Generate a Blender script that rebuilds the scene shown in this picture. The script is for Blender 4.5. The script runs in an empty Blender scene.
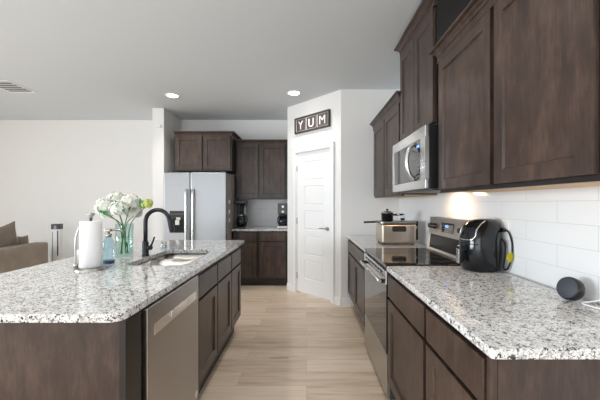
import bpy, bmesh, math, random
from mathutils import Vector, Matrix
PI = math.pi
random.seed(7)
S = bpy.context.scene
COL = S.collection

# ------------------------------------------------------------------ camera
CAMZ = 1.31
cd = bpy.data.cameras.new('camera'); cam = bpy.data.objects.new('camera', cd); COL.objects.link(cam)
cam.location = (0, 0, CAMZ); cam.rotation_euler = (PI/2, 0, 0)
cd.sensor_width = 36; cd.lens = 318/600*36
cd.shift_x = -6.5/600; cd.shift_y = 3/600
cd.clip_start = 0.05; cd.clip_end = 100
S.camera = cam

# ------------------------------------------------------------------ world, daylight, exposure
w = bpy.data.worlds.new('sky'); S.world = w; w.use_nodes = True
bg = w.node_tree.nodes['Background']; bg.inputs[0].default_value = (.86, .93, 1, 1); bg.inputs[1].default_value = 1.2
S.view_settings.view_transform = 'Standard'; S.view_settings.look = 'None'
S.view_settings.gamma = 1; S.view_settings.use_curve_mapping = False
S.view_settings.exposure = 0.05
S.cycles.use_denoising = True
S.cycles.max_bounces = 10; S.cycles.diffuse_bounces = 6; S.cycles.glossy_bounces = 5
S.cycles.transparent_max_bounces = 12; S.cycles.sample_clamp_indirect = 6
S.cycles.caustics_reflective = False; S.cycles.caustics_refractive = False

def area(name, loc, rot, sx, sy, power, color=(1, 1, 1), shape='RECTANGLE', spread=PI):
    l = bpy.data.lights.new(name, 'AREA'); l.shape = shape; l.size = sx; l.size_y = sy
    l.energy = power; l.color = color; l.spread = spread
    o = bpy.data.objects.new(name, l); COL.objects.link(o); o.location = loc; o.rotation_euler = rot
    return o
# area lights added in unseen window openings, placed to light the kitchen
area('added_daylight_rear', (-2.4, -3.42, 1.25), (PI/2, 0, 0), 4.6, 2.1, 88, (.87, .94, 1))
area('added_daylight_side', (-8.42, -.4, 1.4), (PI/2, 0, -PI/2), 4.6, 1.7, 255, (.86, .94, 1), spread=math.radians(125))
CEIL = 2.76
DOWNLIGHTS = [(-1.81, 4.29), (-.165, 4.19), (-1.81, 1.7), (-.02, 1.62), (-4.4, 1.7), (-.1, -.9), (-2.4, -.9)]
LAMP_W = 5.5

# ------------------------------------------------------------------ materials
MATS = {}
def mat(name, color=(.8, .8, .8), rough=.5, metal=0, spec=.5, coat=0, emit=None, emit_s=0, trans=0, ior=1.45):
    m = bpy.data.materials.new(name); m.use_nodes = True
    b = m.node_tree.nodes['Principled BSDF']
    b.inputs['Base Color'].default_value = (*color, 1); b.inputs['Roughness'].default_value = rough
    b.inputs['Metallic'].default_value = metal; b.inputs['Specular IOR Level'].default_value = spec
    b.inputs['Coat Weight'].default_value = coat; b.inputs['Coat Roughness'].default_value = .15
    b.inputs['Transmission Weight'].default_value = trans; b.inputs['IOR'].default_value = ior
    if emit: b.inputs['Emission Color'].default_value = (*emit, 1); b.inputs['Emission Strength'].default_value = emit_s
    MATS[name] = m
    return m
def nodes(m): return m.node_tree.nodes, m.node_tree.links, m.node_tree.nodes['Principled BSDF']
def N(m, t, **kw):
    n = m.node_tree.nodes.new(t)
    for k, v in kw.items(): setattr(n, k, v)
    return n
def math_(m, op, a, b=None):
    n = N(m, 'ShaderNodeMath', operation=op)
    for i, v in enumerate((a, b)):
        if v is None: continue
        if isinstance(v, (int, float)): n.inputs[i].default_value = v
        else: m.node_tree.links.new(v, n.inputs[i])
    return n.outputs[0]
def ramp(m, fac, stops):
    r = N(m, 'ShaderNodeValToRGB'); e = r.color_ramp.elements
    while len(e) < len(stops): e.new(.5)
    for i, (p, c) in enumerate(stops): e[i].position = p; e[i].color = (*c, 1)
    m.node_tree.links.new(fac, r.inputs[0]); return r.outputs[0]
def mix(m, fac, a, b, bt='MIX'):
    n = N(m, 'ShaderNodeMix', data_type='RGBA', blend_type=bt); L = m.node_tree.links
    for i, v in ((0, fac), (6, a), (7, b)):
        if isinstance(v, (int, float)): n.inputs[i].default_value = v
        elif isinstance(v, tuple): n.inputs[i].default_value = (*v, 1)
        else: L.new(v, n.inputs[i])
    return n.outputs[2]
def coords(m, kind='Object', scale=(1, 1, 1)):
    t = N(m, 'ShaderNodeTexCoord'); mp = N(m, 'ShaderNodeMapping'); mp.inputs['Scale'].default_value = scale
    m.node_tree.links.new(t.outputs[kind], mp.inputs[0]); return mp.outputs[0]
def worldpos(m): return N(m, 'ShaderNodeNewGeometry').outputs['Position']
def noise(m, vec, scale, detail=4, rough=.55):
    n = N(m, 'ShaderNodeTexNoise'); n.inputs['Scale'].default_value = scale; n.inputs['Detail'].default_value = detail
    n.inputs['Roughness'].default_value = rough
    m.node_tree.links.new(vec, n.inputs['Vector']); return n.outputs[0]
def bump(m, h, strength=.1, dist=.002):
    n = N(m, 'ShaderNodeBump'); n.inputs['Strength'].default_value = strength; n.inputs['Distance'].default_value = dist
    m.node_tree.links.new(h, n.inputs['Height']); m.node_tree.links.new(n.outputs[0], m.node_tree.nodes['Principled BSDF'].inputs['Normal'])

def paint(name, c, rough=.6):
    m = mat(name, c, rough, spec=.3)
    v = worldpos(m); h = noise(m, v, 130, 3); bump(m, h, .06, .001); return m
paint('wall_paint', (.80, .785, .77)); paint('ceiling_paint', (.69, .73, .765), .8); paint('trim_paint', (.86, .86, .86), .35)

def wood(name, dark, mid, light, rough=.36, coat=.05):
    m = mat(name, mid, rough, coat=coat); n, L, b = nodes(m)
    g = noise(m, coords(m, 'Object', (9, 9, 1.6)), 3.2, 6, .62)
    f = noise(m, coords(m, 'Object', (110, 110, 9)), 2, 3, .6)
    blotch = noise(m, coords(m, 'Object', (4, 4, 2.2)), 2, 5, .6)
    k = math_(m, 'ADD', math_(m, 'MULTIPLY', g, .35), math_(m, 'ADD', math_(m, 'MULTIPLY', f, .2), math_(m, 'MULTIPLY', blotch, .45)))
    c = ramp(m, k, [(.35, dark), (.5, mid), (.66, light)])
    L.new(c, b.inputs['Base Color']); bump(m, f, .08, .001); return m
wood('espresso_wood', (.020, .0115, .0088), (.047, .0278, .0208), (.100, .063, .047))
wood('shaded_espresso', (.008, .006, .0055), (.012, .009, .008), (.017, .013, .011))  # carcass wood darkened so the shade in door gaps is in its colour
wood('raw_wood', (.50, .30, .15), (.62, .41, .22), (.70, .50, .30), .6, 0)

def granite():
    m = mat('granite', (.7, .7, .7), .07); n, L, b = nodes(m)
    v = worldpos(m)
    vo = N(m, 'ShaderNodeTexVoronoi'); vo.inputs['Scale'].default_value = 140
    d = N(m, 'ShaderNodeMix', data_type='RGBA', blend_type='LINEAR_LIGHT'); d.inputs[0].default_value = .02
    L.new(v, d.inputs[6])
    nn = N(m, 'ShaderNodeTexNoise'); nn.inputs['Scale'].default_value = 60; L.new(v, nn.inputs['Vector']); L.new(nn.outputs['Color'], d.inputs[7])
    L.new(d.outputs[2], vo.inputs['Vector'])
    sep = N(m, 'ShaderNodeSeparateColor'); L.new(vo.outputs['Color'], sep.inputs[0])
    big = noise(m, v, 17, 3); 
    k = math_(m, 'ADD', sep.outputs[0], math_(m, 'MULTIPLY', math_(m, 'SUBTRACT', big, .5), .55))
    c = ramp(m, k, [(0, (.03, .03, .035)), (.09, (.075, .075, .08)), (.14, (.26, .25, .245)), (.26, (.44, .425, .41)), (.38, (.62, .61, .595)), (.6, (.74, .735, .73)), (.9, (.82, .82, .82))])
    fine = noise(m, v, 260, 2)
    c2 = ramp(m, fine, [(.30, (.32, .31, .31)), (.44, (1, 1, 1))])
    L.new(mix(m, .75, c, c2, 'MULTIPLY'), b.inputs['Base Color']); return m
granite()

def steel(name, c=(.62, .61, .60), rough=.27, axis='x', aniso=.0):
    m = mat(name, c, rough, 1); n, L, b = nodes(m)
    sc = {'x': (1, 60, 220), 'z': (220, 220, 1)}[axis]
    h = noise(m, coords(m, 'Object', sc), 2, 3)
    L.new(ramp(m, h, [(.3, tuple(x*.92 for x in c)), (.7, c)]), b.inputs['Base Color'])
    r = math_(m, 'ADD', rough-.03, math_(m, 'MULTIPLY', h, .06)); L.new(r, b.inputs['Roughness'])
    return m
steel('brushed_steel', (.50, .475, .45), .34); steel('fridge_steel', (.335, .34, .35), .38); steel('brushed_steel_vertical', axis='z'); steel('sink_steel', (.55, .53, .505), .40)
steel('dishwasher_steel', (.46, .44, .43), .32)
steel('light_steel', (.80, .79, .78), .24)
steel('fryer_steel', (.66, .58, .49), .3)
mat('chrome', (.82, .82, .82), .08, 1); mat('nickel', (.42, .405, .385), .28, 1)
mat('black_glass', (.006, .006, .007), .04, spec=.7); mat('black_plastic', (.012, .012, .013), .28)
mat('gloss_black', (.005, .006, .008), .12, coat=.1); mat('matte_black', (.014, .015, .017), .42)
mat('satin_black', (.008, .008, .009), .3, spec=.12); mat('black_rubber', (.01, .01, .01), .7); mat('dark_void', (.006, .006, .006), .8)
mat('faucet_black', (.012, .013, .016), .3); mat('grey_metal_dark', (.07, .07, .075), .4)
mat('charcoal_cloth', (.045, .050, .066), .6); mat('white_plastic', (.82, .82, .81), .35); mat('lamp_glow', (1, 1, 1), .5, emit=(1, .96, .9), emit_s=14)
mat('blue_display', (.02, .05, .2), .2, emit=(.15, .35, 1), emit_s=1.6)
mat('blue_led', (.02, .05, .2), .2, emit=(.1, .4, 1), emit_s=1.0)
mat('brown_handle', (.028, .02, .016), .4); mat('yellow_tag', (.72, .62, .03), .5)
mat('appliance_side', (.30, .27, .25), .45, .3)
mat('stem_green', (.09, .22, .05), .5); mat('leaf_green', (.03, .19, .05), .4)
mat('petal_white', (.86, .87, .80), .6); mat('petal_lime', (.62, .68, .20), .6)
mat('letter_white', (.85, .84, .83), .5); mat('sign_board', (.075, .056, .052), .6); mat('sign_frame', (.035, .027, .025), .5)
mat('led_grey', (.16, .16, .17), .5); mat('mid_grey', (.33, .33, .34), .5)
mat('espresso_seam', (.008, .007, .007), .6)
mat('dark_blue_label', (.02, .045, .11), .3)

def paper():
    m = mat('paper_towel', (.86, .86, .86), .85); v = coords(m, 'Object', (1, 1, 1))
    vo = N(m, 'ShaderNodeTexVoronoi'); vo.inputs['Scale'].default_value = 90; m.node_tree.links.new(v, vo.inputs['Vector'])
    bump(m, vo.outputs[0], .25, .002)
paper()
def fabric(name, c, sc=400):
    m = mat(name, c, .9, spec=.2); v = coords(m); h = noise(m, v, sc, 2); big = noise(m, v, 6, 3)
    b = m.node_tree.nodes['Principled BSDF']
    m.node_tree.links.new(ramp(m, big, [(.3, tuple(x*.85 for x in c)), (.7, tuple(x*1.1 for x in c))]), b.inputs['Base Color']); bump(m, h, .3, .002)
fabric('sofa_fabric', (.33, .28, .235)); fabric('pillow_fabric', (.27, .22, .18)); fabric('light_pillow_fabric', (.5, .5, .54))

def tinted(name, tint, rough=.02, gloss=.12):
    m = bpy.data.materials.new(name); m.use_nodes = True; nt = m.node_tree; nt.nodes.clear()
    o = nt.nodes.new('ShaderNodeOutputMaterial'); mx = nt.nodes.new('ShaderNodeMixShader'); t = nt.nodes.new('ShaderNodeBsdfTransparent')
    g = nt.nodes.new('ShaderNodeBsdfGlossy'); lw = nt.nodes.new('ShaderNodeLayerWeight'); lw.inputs[0].default_value = .5; pw = nt.nodes.new('ShaderNodeMath'); pw.operation = 'POWER'; pw.inputs[1].default_value = 3
    nt.links.new(lw.outputs['Facing'], pw.inputs[0]); f = nt.nodes.new('ShaderNodeMath'); f.operation = 'MULTIPLY_ADD'; f.inputs[1].default_value = .5; f.inputs[2].default_value = .04; nt.links.new(pw.outputs[0], f.inputs[0])
    t.inputs[0].default_value = (*tint, 1); g.inputs['Roughness'].default_value = rough
    nt.links.new(f.outputs[0], mx.inputs[0]); nt.links.new(t.outputs[0], mx.inputs[1]); nt.links.new(g.outputs[0], mx.inputs[2]); nt.links.new(mx.outputs[0], o.inputs[0])
    MATS[name] = m
tinted('teal_glass', (.89, .965, .95)); tinted('teal_water', (.92, .98, .97)); tinted('blue_soap', (.74, .90, .95)); tinted('clear_plastic', (.90, .95, .97))
tinted('smoked_plastic', (.45, .48, .5))

def tile(name, axis, off):
    m = mat(name, (.82, .83, .84), .16); n, L, b = nodes(m)
    s = N(m, 'ShaderNodeSeparateXYZ'); L.new(worldpos(m), s.inputs[0])
    u, z = s.outputs[axis], s.outputs[2]
    h, wd, t = .1027, .424, .0028
    zz = math_(m, 'DIVIDE', math_(m, 'SUBTRACT', z, .907), h)
    row = math_(m, 'FLOOR', zz)
    uu = math_(m, 'ADD', math_(m, 'DIVIDE', math_(m, 'SUBTRACT', u, off), wd), math_(m, 'MULTIPLY', row, .5))
    a = math_(m, 'LESS_THAN', math_(m, 'FRACT', zz), t/h); c = math_(m, 'LESS_THAN', math_(m, 'FRACT', uu), t/wd)
    k = math_(m, 'MAXIMUM', a, c)
    L.new(mix(m, k, (.80, .81, .82), (.60, .61, .62)), b.inputs['Base Color'])
    L.new(math_(m, 'ADD', .14, math_(m, 'MULTIPLY', k, .5)), b.inputs['Roughness'])
    bump(m, math_(m, 'SUBTRACT', 1, k), .4, .002)
tile('subway_tile_side', 1, 1.71); tile('subway_tile_back', 0, -.8)

def floor_mat():
    m = mat('oak_planks', (.6, .45, .32), .3); n, L, b = nodes(m)
    v = worldpos(m)
    br = N(m, 'ShaderNodeTexBrick'); br.offset = .37; br.offset_frequency = 2
    br.inputs['Scale'].default_value = 1; br.inputs['Brick Width'].default_value = 1.35; br.inputs['Row Height'].default_value = .19
    br.inputs['Mortar Size'].default_value = .0012; br.inputs['Mortar Smooth'].default_value = 0; br.inputs['Bias'].default_value = 0
    br.inputs['Color1'].default_value = (0, 0, 0, 1); br.inputs['Color2'].default_value = (1, 1, 1, 1); br.inputs['Mortar'].default_value = (.5, .5, .5, 1)
    L.new(v, br.inputs['Vector'])
    sep = N(m, 'ShaderNodeSeparateColor'); L.new(br.outputs[0], sep.inputs[0])
    mp = N(m, 'ShaderNodeMapping'); mp.inputs['Scale'].default_value = (1.1, 15, 1); L.new(v, mp.inputs[0])
    add = N(m, 'ShaderNodeVectorMath', operation='ADD'); L.new(mp.outputs[0], add.inputs[0])
    cb = N(m, 'ShaderNodeCombineXYZ'); L.new(math_(m, 'MULTIPLY', sep.outputs[0], 40), cb.inputs[2]); L.new(cb.outputs[0], add.inputs[1])
    g = noise(m, add.outputs[0], 2.2, 7, .6)
    k = math_(m, 'ADD', math_(m, 'MULTIPLY', g, .75), math_(m, 'MULTIPLY', sep.outputs[0], .22))
    c = ramp(m, k, [(.25, (.50, .375, .27)), (.42, (.70, .555, .42)), (.56, (.79, .65, .51)), (.75, (.85, .73, .60))])
    kn = noise(m, v, 3.3, 2); 
    mp2 = N(m, 'ShaderNodeMapping'); mp2.inputs['Scale'].default_value = (2.2, 9, 1); L.new(v, mp2.inputs[0])
    knot = noise(m, mp2.outputs[0], 1.3, 2, .4)
    c = mix(m, math_(m, 'MULTIPLY', math_(m, 'GREATER_THAN', knot, .71), .35), c, (.22, .14, .09))
    L.new(mix(m, math_(m, 'MULTIPLY', br.outputs['Fac'], .5), c, (.2, .13, .08)), b.inputs['Base Color'])
    L.new(math_(m, 'ADD', .25, math_(m, 'MULTIPLY', g, .14)), b.inputs['Roughness']); bump(m, g, .05, .001)
floor_mat()

# ------------------------------------------------------------------ mesh helpers
def box(bm, x0, x1, y0, y1, z0, z1, bev=0, seg=2):
    r = bmesh.ops.create_cube(bm, size=1)
    M = Matrix.Translation(((x0+x1)/2, (y0+y1)/2, (z0+z1)/2)) @ Matrix.Diagonal((abs(x1-x0), abs(y1-y0), abs(z1-z0), 1))
    bmesh.ops.transform(bm, matrix=M, verts=r['verts'])
    if bev:
        es = list({e for v in r['verts'] for e in v.link_edges})
        bmesh.ops.bevel(bm, geom=es, offset=bev, segments=seg, affect='EDGES', profile=.5)
def lathe(bm, prof, c=(0, 0, 0), seg=32, M=None, caps=True):
    rings = []
    for r, z in prof:
        rings.append([bm.verts.new((c[0]+r*math.cos(2*PI*i/seg), c[1]+r*math.sin(2*PI*i/seg), c[2]+z)) for i in range(seg)])
    for a, b in zip(rings, rings[1:]):
        for i in range(seg):
            f = bm.faces.new((a[i], a[(i+1) % seg], b[(i+1) % seg], b[i])); f.smooth = True
    if caps:
        bm.faces.new(rings[0][::-1]); bm.faces.new(rings[-1])
    if M is not None: bmesh.ops.transform(bm, matrix=M, verts=[v for r in rings for v in r])
def tube(bm, pts, rad, seg=12, caps=True):
    pts = [Vector(p) for p in pts]; n = len(pts)
    rads = rad if isinstance(rad, (list, tuple)) else [rad]*n
    t0 = (pts[1]-pts[0]).normalized(); up = Vector((0, 0, 1)) if abs(t0.z) < .9 else Vector((1, 0, 0))
    nrm = (up - t0*up.dot(t0)).normalized(); rings = []
    for i, p in enumerate(pts):
        t = ((pts[min(i+1, n-1)]-pts[i]).normalized() + (pts[i]-pts[max(i-1, 0)]).normalized()).normalized()
        nrm = (nrm - t*nrm.dot(t)).normalized(); bn = t.cross(nrm)
        rings.append([bm.verts.new(p + rads[i]*(nrm*math.cos(2*PI*k/seg) + bn*math.sin(2*PI*k/seg))) for k in range(seg)])
    for a, b in zip(rings, rings[1:]):
        for i in range(seg):
            f = bm.faces.new((a[i], a[(i+1) % seg], b[(i+1) % seg], b[i])); f.smooth = True
    if caps: bm.faces.new(rings[0][::-1]); bm.faces.new(rings[-1])
def smooth_path(pts, n=8):
    P = [Vector(p) for p in pts]; P = [P[0]*2-P[1]] + P + [P[-1]*2-P[-2]]; out = []
    for i in range(1, len(P)-2):
        for k in range(n):
            t = k/n; a, b, c, d = P[i-1:i+3]
            out.append(.5*((2*b) + (c-a)*t + (2*a-5*b+4*c-d)*t*t + (3*b-a-3*c+d)*t**3))
    out.append(P[-2]); return out
def rrect(x0, x1, y0, y1, r, seg=5):
    out = []
    for cx, cy, a0 in ((x1-r, y1-r, 0), (x0+r, y1-r, 90), (x0+r, y0+r, 180), (x1-r, y0+r, 270)):
        for i in range(seg+1):
            a = math.radians(a0 + 90*i/seg); out.append((cx+r*math.cos(a), cy+r*math.sin(a)))
    return out
def loft(bm, loops, cap0=True, cap1=True, smooth=False):
    R = [[bm.verts.new(p) for p in l] for l in loops]; n = len(R[0])
    for a, b in zip(R, R[1:]):
        for i in range(n):
            f = bm.faces.new((a[i], a[(i+1) % n], b[(i+1) % n], b[i])); f.smooth = smooth
    if cap0: bm.faces.new(R[0][::-1])
    if cap1: bm.faces.new(R[-1])
def obj(name, bm, material, parent=None, bevel=0, loc=None):
    bmesh.ops.recalc_face_normals(bm, faces=bm.faces)
    me = bpy.data.meshes.new(name); bm.to_mesh(me); bm.free()
    o = bpy.data.objects.new(name, me); COL.objects.link(o)
    me.materials.append(MATS[material])
    if parent: o.parent = parent
    if loc: o.location = loc
    if bevel:
        b = o.modifiers.new('edge', 'BEVEL'); b.width = bevel; b.segments = 2; b.limit_method = 'ANGLE'; b.angle_limit = math.radians(40)
    return o
def part(name, material, parent, fn, *a, bevel=0, **k):
    bm = bmesh.new(); fn(bm, *a, **k); return obj(name, bm, material, parent, bevel)
def tag(o, label, cat, group=None, kind=None):
    o['label'] = label; o['category'] = cat
    if group: o['group'] = group
    if kind: o['kind'] = kind
    return o
def thing(name, label, cat, loc=(0, 0, 0), rz=0, group=None, kind=None):
    o = bpy.data.objects.new(name, None); COL.objects.link(o); o.empty_display_size = .1
    o.location = loc; o.rotation_euler = (0, 0, rz); return tag(o, label, cat, group, kind)
def struct(name, material, *boxes, bevel=0):
    bm = bmesh.new()
    for b in boxes: box(bm, *b)
    o = obj(name, bm, material, None, bevel); o['kind'] = 'structure'; return o

# ------------------------------------------------------------------ room shell
XW, YB, XS, YR = 1.19, 5.56, .44, 4.06        # side wall, back wall, pantry corner, return wall
struct('floor', 'oak_planks', (-8.6, XW+.1, -3.6, YB+.1, -.1, 0))
struct('ceiling', 'ceiling_paint', (-8.6, XW+.1, -3.6, YB+.1, CEIL, CEIL+.1))
struct('wall_right', 'wall_paint', (XW, XW+.1, -3.6, YR, 0, CEIL))
struct('wall_back', 'wall_paint', (-8.6, -.19, YB, YB+.1, 0, CEIL))
struct('wall_end', 'wall_paint', (XS, XW+.1, YR, YR+.1, 0, CEIL))
struct('wall_fridge_side', 'wall_paint', (-2.36, -2.185, 4.87, YB, 0, CEIL))
struct('wall_pantry_side', 'wall_paint', (-.288, -.19, 4.83, YB, 0, CEIL))
# unseen living room and rear walls, window openings added and placed for the light
struct('wall_left', 'wall_paint', (-8.6, -8.5, -3.6, -2.7, 0, CEIL), (-8.6, -8.5, 1.9, YB, 0, CEIL), (-8.6, -8.5, -2.7, 1.9, 0, .5), (-8.6, -8.5, -2.7, 1.9, 2.3, CEIL))
struct('wall_rear', 'wall_paint', (-8.5, -4.7, -3.6, -3.5, 0, CEIL), (-.1, XW, -3.6, -3.5, 0, CEIL), (-4.7, -.1, -3.6, -3.5, 2.35, CEIL), (-4.7, -.1, -3.6, -3.5, 0, .15))
# diagonal pantry wall with door opening: local x along the wall (photo's left to right), local -y towards the kitchen
PA, PB = Vector((-.288, 4.83, 0)), Vector((XS, YR, 0))
PL = (PB-PA).length; PANG = math.atan2(PB.y-PA.y, PB.x-PA.x)
def on_wall(o): o.location = PA; o.rotation_euler = (0, 0, PANG); return o
DX0, DX1, DH = .20*PL, .832*PL, 2.035
wp = on_wall(struct('wall_pantry', 'wall_paint', (0, DX0-.012, 0, .1, 0, CEIL), (DX1+.012, PL, 0, .1, 0, CEIL), (DX0-.012, DX1+.012, 0, .1, DH+.015, CEIL)))
# door
door = tag(on_wall(bpy.data.objects.new('door_1', None)), 'closed white five-panel pantry door with a lever handle, under the YUM sign', 'door', kind='structure')
COL.objects.link(door)
def panel_front(bm, x0, x1, z0, z1, yf, yb, rects, dp=.008, sl=.014, raised=0):
    """slab whose front face (at yf, facing -y) carries recessed rectangles"""
    xs = sorted({x0, x1, *[r[0] for r in rects], *[r[1] for r in rects]}); zs = sorted({z0, z1, *[r[2] for r in rects], *[r[3] for r in rects]})
    V = {}
    def v(x, z, y=yf):
        k = (round(x, 5), round(z, 5), round(y, 5))
        if k not in V: V[k] = bm.verts.new((x, y, z))
        return V[k]
    for i in range(len(xs)-1):
        for j in range(len(zs)-1):
            a, b, c, d = xs[i], xs[i+1], zs[j], zs[j+1]
            cx, cz = (a+b)/2, (c+d)/2
            hit = [r for r in rects if r[0] < cx < r[1] and r[2] < cz < r[3]]
            if not hit: bm.faces.new((v(a, c), v(b, c), v(b, d), v(a, d)))
    for r in rects:
        o = [(r[0], r[2]), (r[1], r[2]), (r[1], r[3]), (r[0], r[3])]
        n = [(r[0]+sl, r[2]+sl), (r[1]-sl, r[2]+sl), (r[1]-sl, r[3]-sl), (r[0]+sl, r[3]-sl)]
        # only corner cells exist on the outer loop, intermediate grid points are skipped when rects share rows
        O = [v(*p) for p in o]; I = [v(p[0], p[1], yf+dp) for p in n]
        for k in range(4): bm.faces.new((O[k], O[(k+1) % 4], I[(k+1) % 4], I[k]))
        if raised:
            e2 = sl+raised
            J = [v(p[0], p[1], yf+.002) for p in [(r[0]+e2, r[2]+e2), (r[1]-e2, r[2]+e2), (r[1]-e2, r[3]-e2), (r[0]+e2, r[3]-e2)]]
            for k in range(4): bm.faces.new((I[k], I[(k+1) % 4], J[(k+1) % 4], J[k]))
            I = J
        bm.faces.new(I)
    A = [v(x0, z0), v(x1, z0), v(x1, z1), v(x0, z1)]; B = [v(x0, z0, yb), v(x1, z0, yb), v(x1, z1, yb), v(x0, z1, yb)]
    bm.faces.new(B[::-1])
    for k in range(4): bm.faces.new((A[k], B[k], B[(k+1) % 4], A[(k+1) % 4]))
DZ0 = .02
rects = [(DX0+.148, DX1-.148, .223+i*.352, .223+i*.352+.275) for i in range(5)]
dslab = part('door_slab', 'trim_paint', door, panel_front, DX0, DX1, DZ0, DH, .012, .047, rects, dp=.011, sl=.008, raised=.016)
# lever handle and hinges
def lever(bm):
    lathe(bm, [(.027, 0), (.027, .008), (.012, .012), (.010, .045)], (0, 0, 0), 20, Matrix.Translation((DX1-.065, .012, .965)) @ Matrix.Rotation(PI/2, 4, 'X'))
    tube(bm, smooth_path([(DX1-.065, -.033, .965), (DX1-.09, -.040, .967), (DX1-.13, -.040, .969), (DX1-.175, -.036, .966)]), [.010]*9+[.009]*8+[.008]*8, 10)
part('door_handle', 'nickel', door, lever)
for z in (.25, 1.05, 1.82):
    part('hinge', 'nickel', door, tube, [(DX0-.004, .006, z-.045), (DX0-.004, .006, z+.045)], .007, 8)
# casing: stepped trim round the opening
cw = .058
cas = on_wall(struct('trim_1', 'trim_paint', (DX0-.012-cw, DX0-.012, -.018, 0, 0, DH+.015+cw), (DX1+.012, DX1+.012+cw, -.018, 0, 0, DH+.015+cw), (DX0-.012, DX1+.012, -.018, 0, DH+.015, DH+.015+cw),
     (DX0-.012, DX0-.002, 0, .09, 0, DH+.013), (DX1+.002, DX1+.012, 0, .09, 0, DH+.013), (DX0-.012, DX1+.012, 0, .09, DH+.004, DH+.015),
     (DX1+.012+cw-.012, DX1+.012+cw, -.024, -.018, 0, DH+.015+cw), (DX0-.012-cw, DX0-.012-cw+.012, -.024, -.018, 0, DH+.015+cw), (DX0-.012-cw, DX1+.012+cw, -.024, -.018, DH+.003+cw, DH+.015+cw)))
cas['kind'] = 'structure'
on_wall(struct('baseboard_pantry', 'trim_paint', (.0, DX0-.012-cw-.002, -.014, 0, 0, .085), (.0, DX0-.012-cw-.002, -.009, 0, .085, .1), (DX1+.012+cw+.002, PL, -.014, 0, 0, .085), (DX1+.012+cw+.002, PL, -.009, 0, .085, .1)))
struct('baseboard_end', 'trim_paint', (XS+.01, .60, YR-.014, YR, 0, .085), (XS+.01, .60, YR-.009, YR, .085, .1))
struct('baseboard_living', 'trim_paint', (-8.5, -2.37, YB-.014, YB, 0, .1))
struct('backsplash_side_wall', 'subway_tile_side', (XW-.008, XW, .30, YR-.001, .904, 1.40))
struct('backsplash_back_wall', 'subway_tile_back', (-1.165, -.289, YB-.008, YB, .904, 1.374))
for nm, bx in (('unseen_window_1', ((-4.7, -4.64, .15, 2.35), (-.16, -.1, .15, 2.35), (-2.43, -2.37, .15, 2.35), (-4.64, -.16, .15, .21), (-4.64, -.16, 2.29, 2.35))),):  # unseen frames for the added window openings
    struct(nm, 'trim_paint', *[(a, b, -3.58, -3.52, c, d) for a, b, c, d in bx])
struct('unseen_window_2', 'trim_paint', *[(-8.58, -8.52, a, b, c, d) for a, b, c, d in ((-2.7, -2.64, .5, 2.3), (1.84, 1.9, .5, 2.3), (-1.2, -1.14, .5, 2.3), (.3, .36, .5, 2.3), (-2.64, 1.84, .5, .56), (-2.64, 1.84, 2.24, 2.3))])

# ------------------------------------------------------------------ cabinets
FR = .06
def shaker(bm, x0, x1, z0, z1, y=-.021, frame=FR):
    panel_front(bm, x0, x1, z0, z1, y, -.001, [(x0+frame, x1-frame, z0+frame, z1-frame)], dp=.010, sl=.006)
def slabfront(bm, x0, x1, z0, z1): box(bm, x0, x1, -.021, -.001, z0, z1, .003)
def crown(parent, w_, d, z0, left, right, prof=((.002, 0), (.006, .012), (.018, .022), (.022, .030), (.040, .036), (.042, .048)), mt='espresso_wood'):
    def ring(o):
        xl = -o if left else 0.0; xr = w_+o if right else w_
        return [(xl, d), (xl, -.021-o), (xr, -.021-o), (xr, d)]
    bm = bmesh.new()
    loft(bm, [[(x, y, z0+h) for x, y in ring(o)] for o, h in prof])
    obj('crown_molding', bm, mt, parent)
def base_cab(root, w_, d, ztoe, ztop, fronts, open_top=False, toe=.07, ends=(0, 0)):
    bm = bmesh.new()
    if open_top:
        t = .018
        box(bm, 0, t, 0, d, ztoe, ztop); box(bm, w_-t, w_, 0, d, ztoe, ztop); box(bm, t, w_-t, d-t, d, ztoe, ztop)
        box(bm, t, w_-t, 0, d-t, ztoe, ztoe+t); box(bm, t, w_-t, 0, t, ztoe+t, ztop)
    else: box(bm, 0, w_, 0, d, ztoe, ztop)
    obj('carcass', bm, 'shaded_espresso', root)
    part('toe_kick', 'shaded_espresso', root, box, 0, w_, toe, d, 0, ztoe-.001)
    for kind, x0, x1, z0, z1 in fronts:
        if kind == 'door': part('door', 'espresso_wood', root, shaker, x0, x1, z0, z1)
        else: part('drawer', 'espresso_wood', root, slabfront, x0, x1, z0, z1)
def upper_cab(root, w_, d, z0, z1, doors, cl, cr, rail=.02, raw=False, crz=.045):
    bm = bmesh.new()
    box(bm, 0, w_, 0, d, z0+(.012 if raw else 0), z1); 
    if raw: box(bm, 0, w_, 0, .02, z0, z0+.012)
    obj('carcass', bm, 'shaded_espresso', root)
    if raw: part('underside', 'raw_wood', root, box, .004, w_-.004, .021, d-.001, z0+.003, z0+.0115)
    for x0, x1 in doors: part('door', 'espresso_wood', root, shaker, x0, x1, z0+rail, z1-crz)
    part('top_rail', 'espresso_wood', root, box, 0, w_, -.020, -.0005, z1-crz+.003, z1)
    crown(root, w_, d, z1+.0005, cl, cr)

R_, L_ = -PI/2, PI/2
CT0, CT1 = .871, .902            # worktop underside and top
CZ = .869
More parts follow.
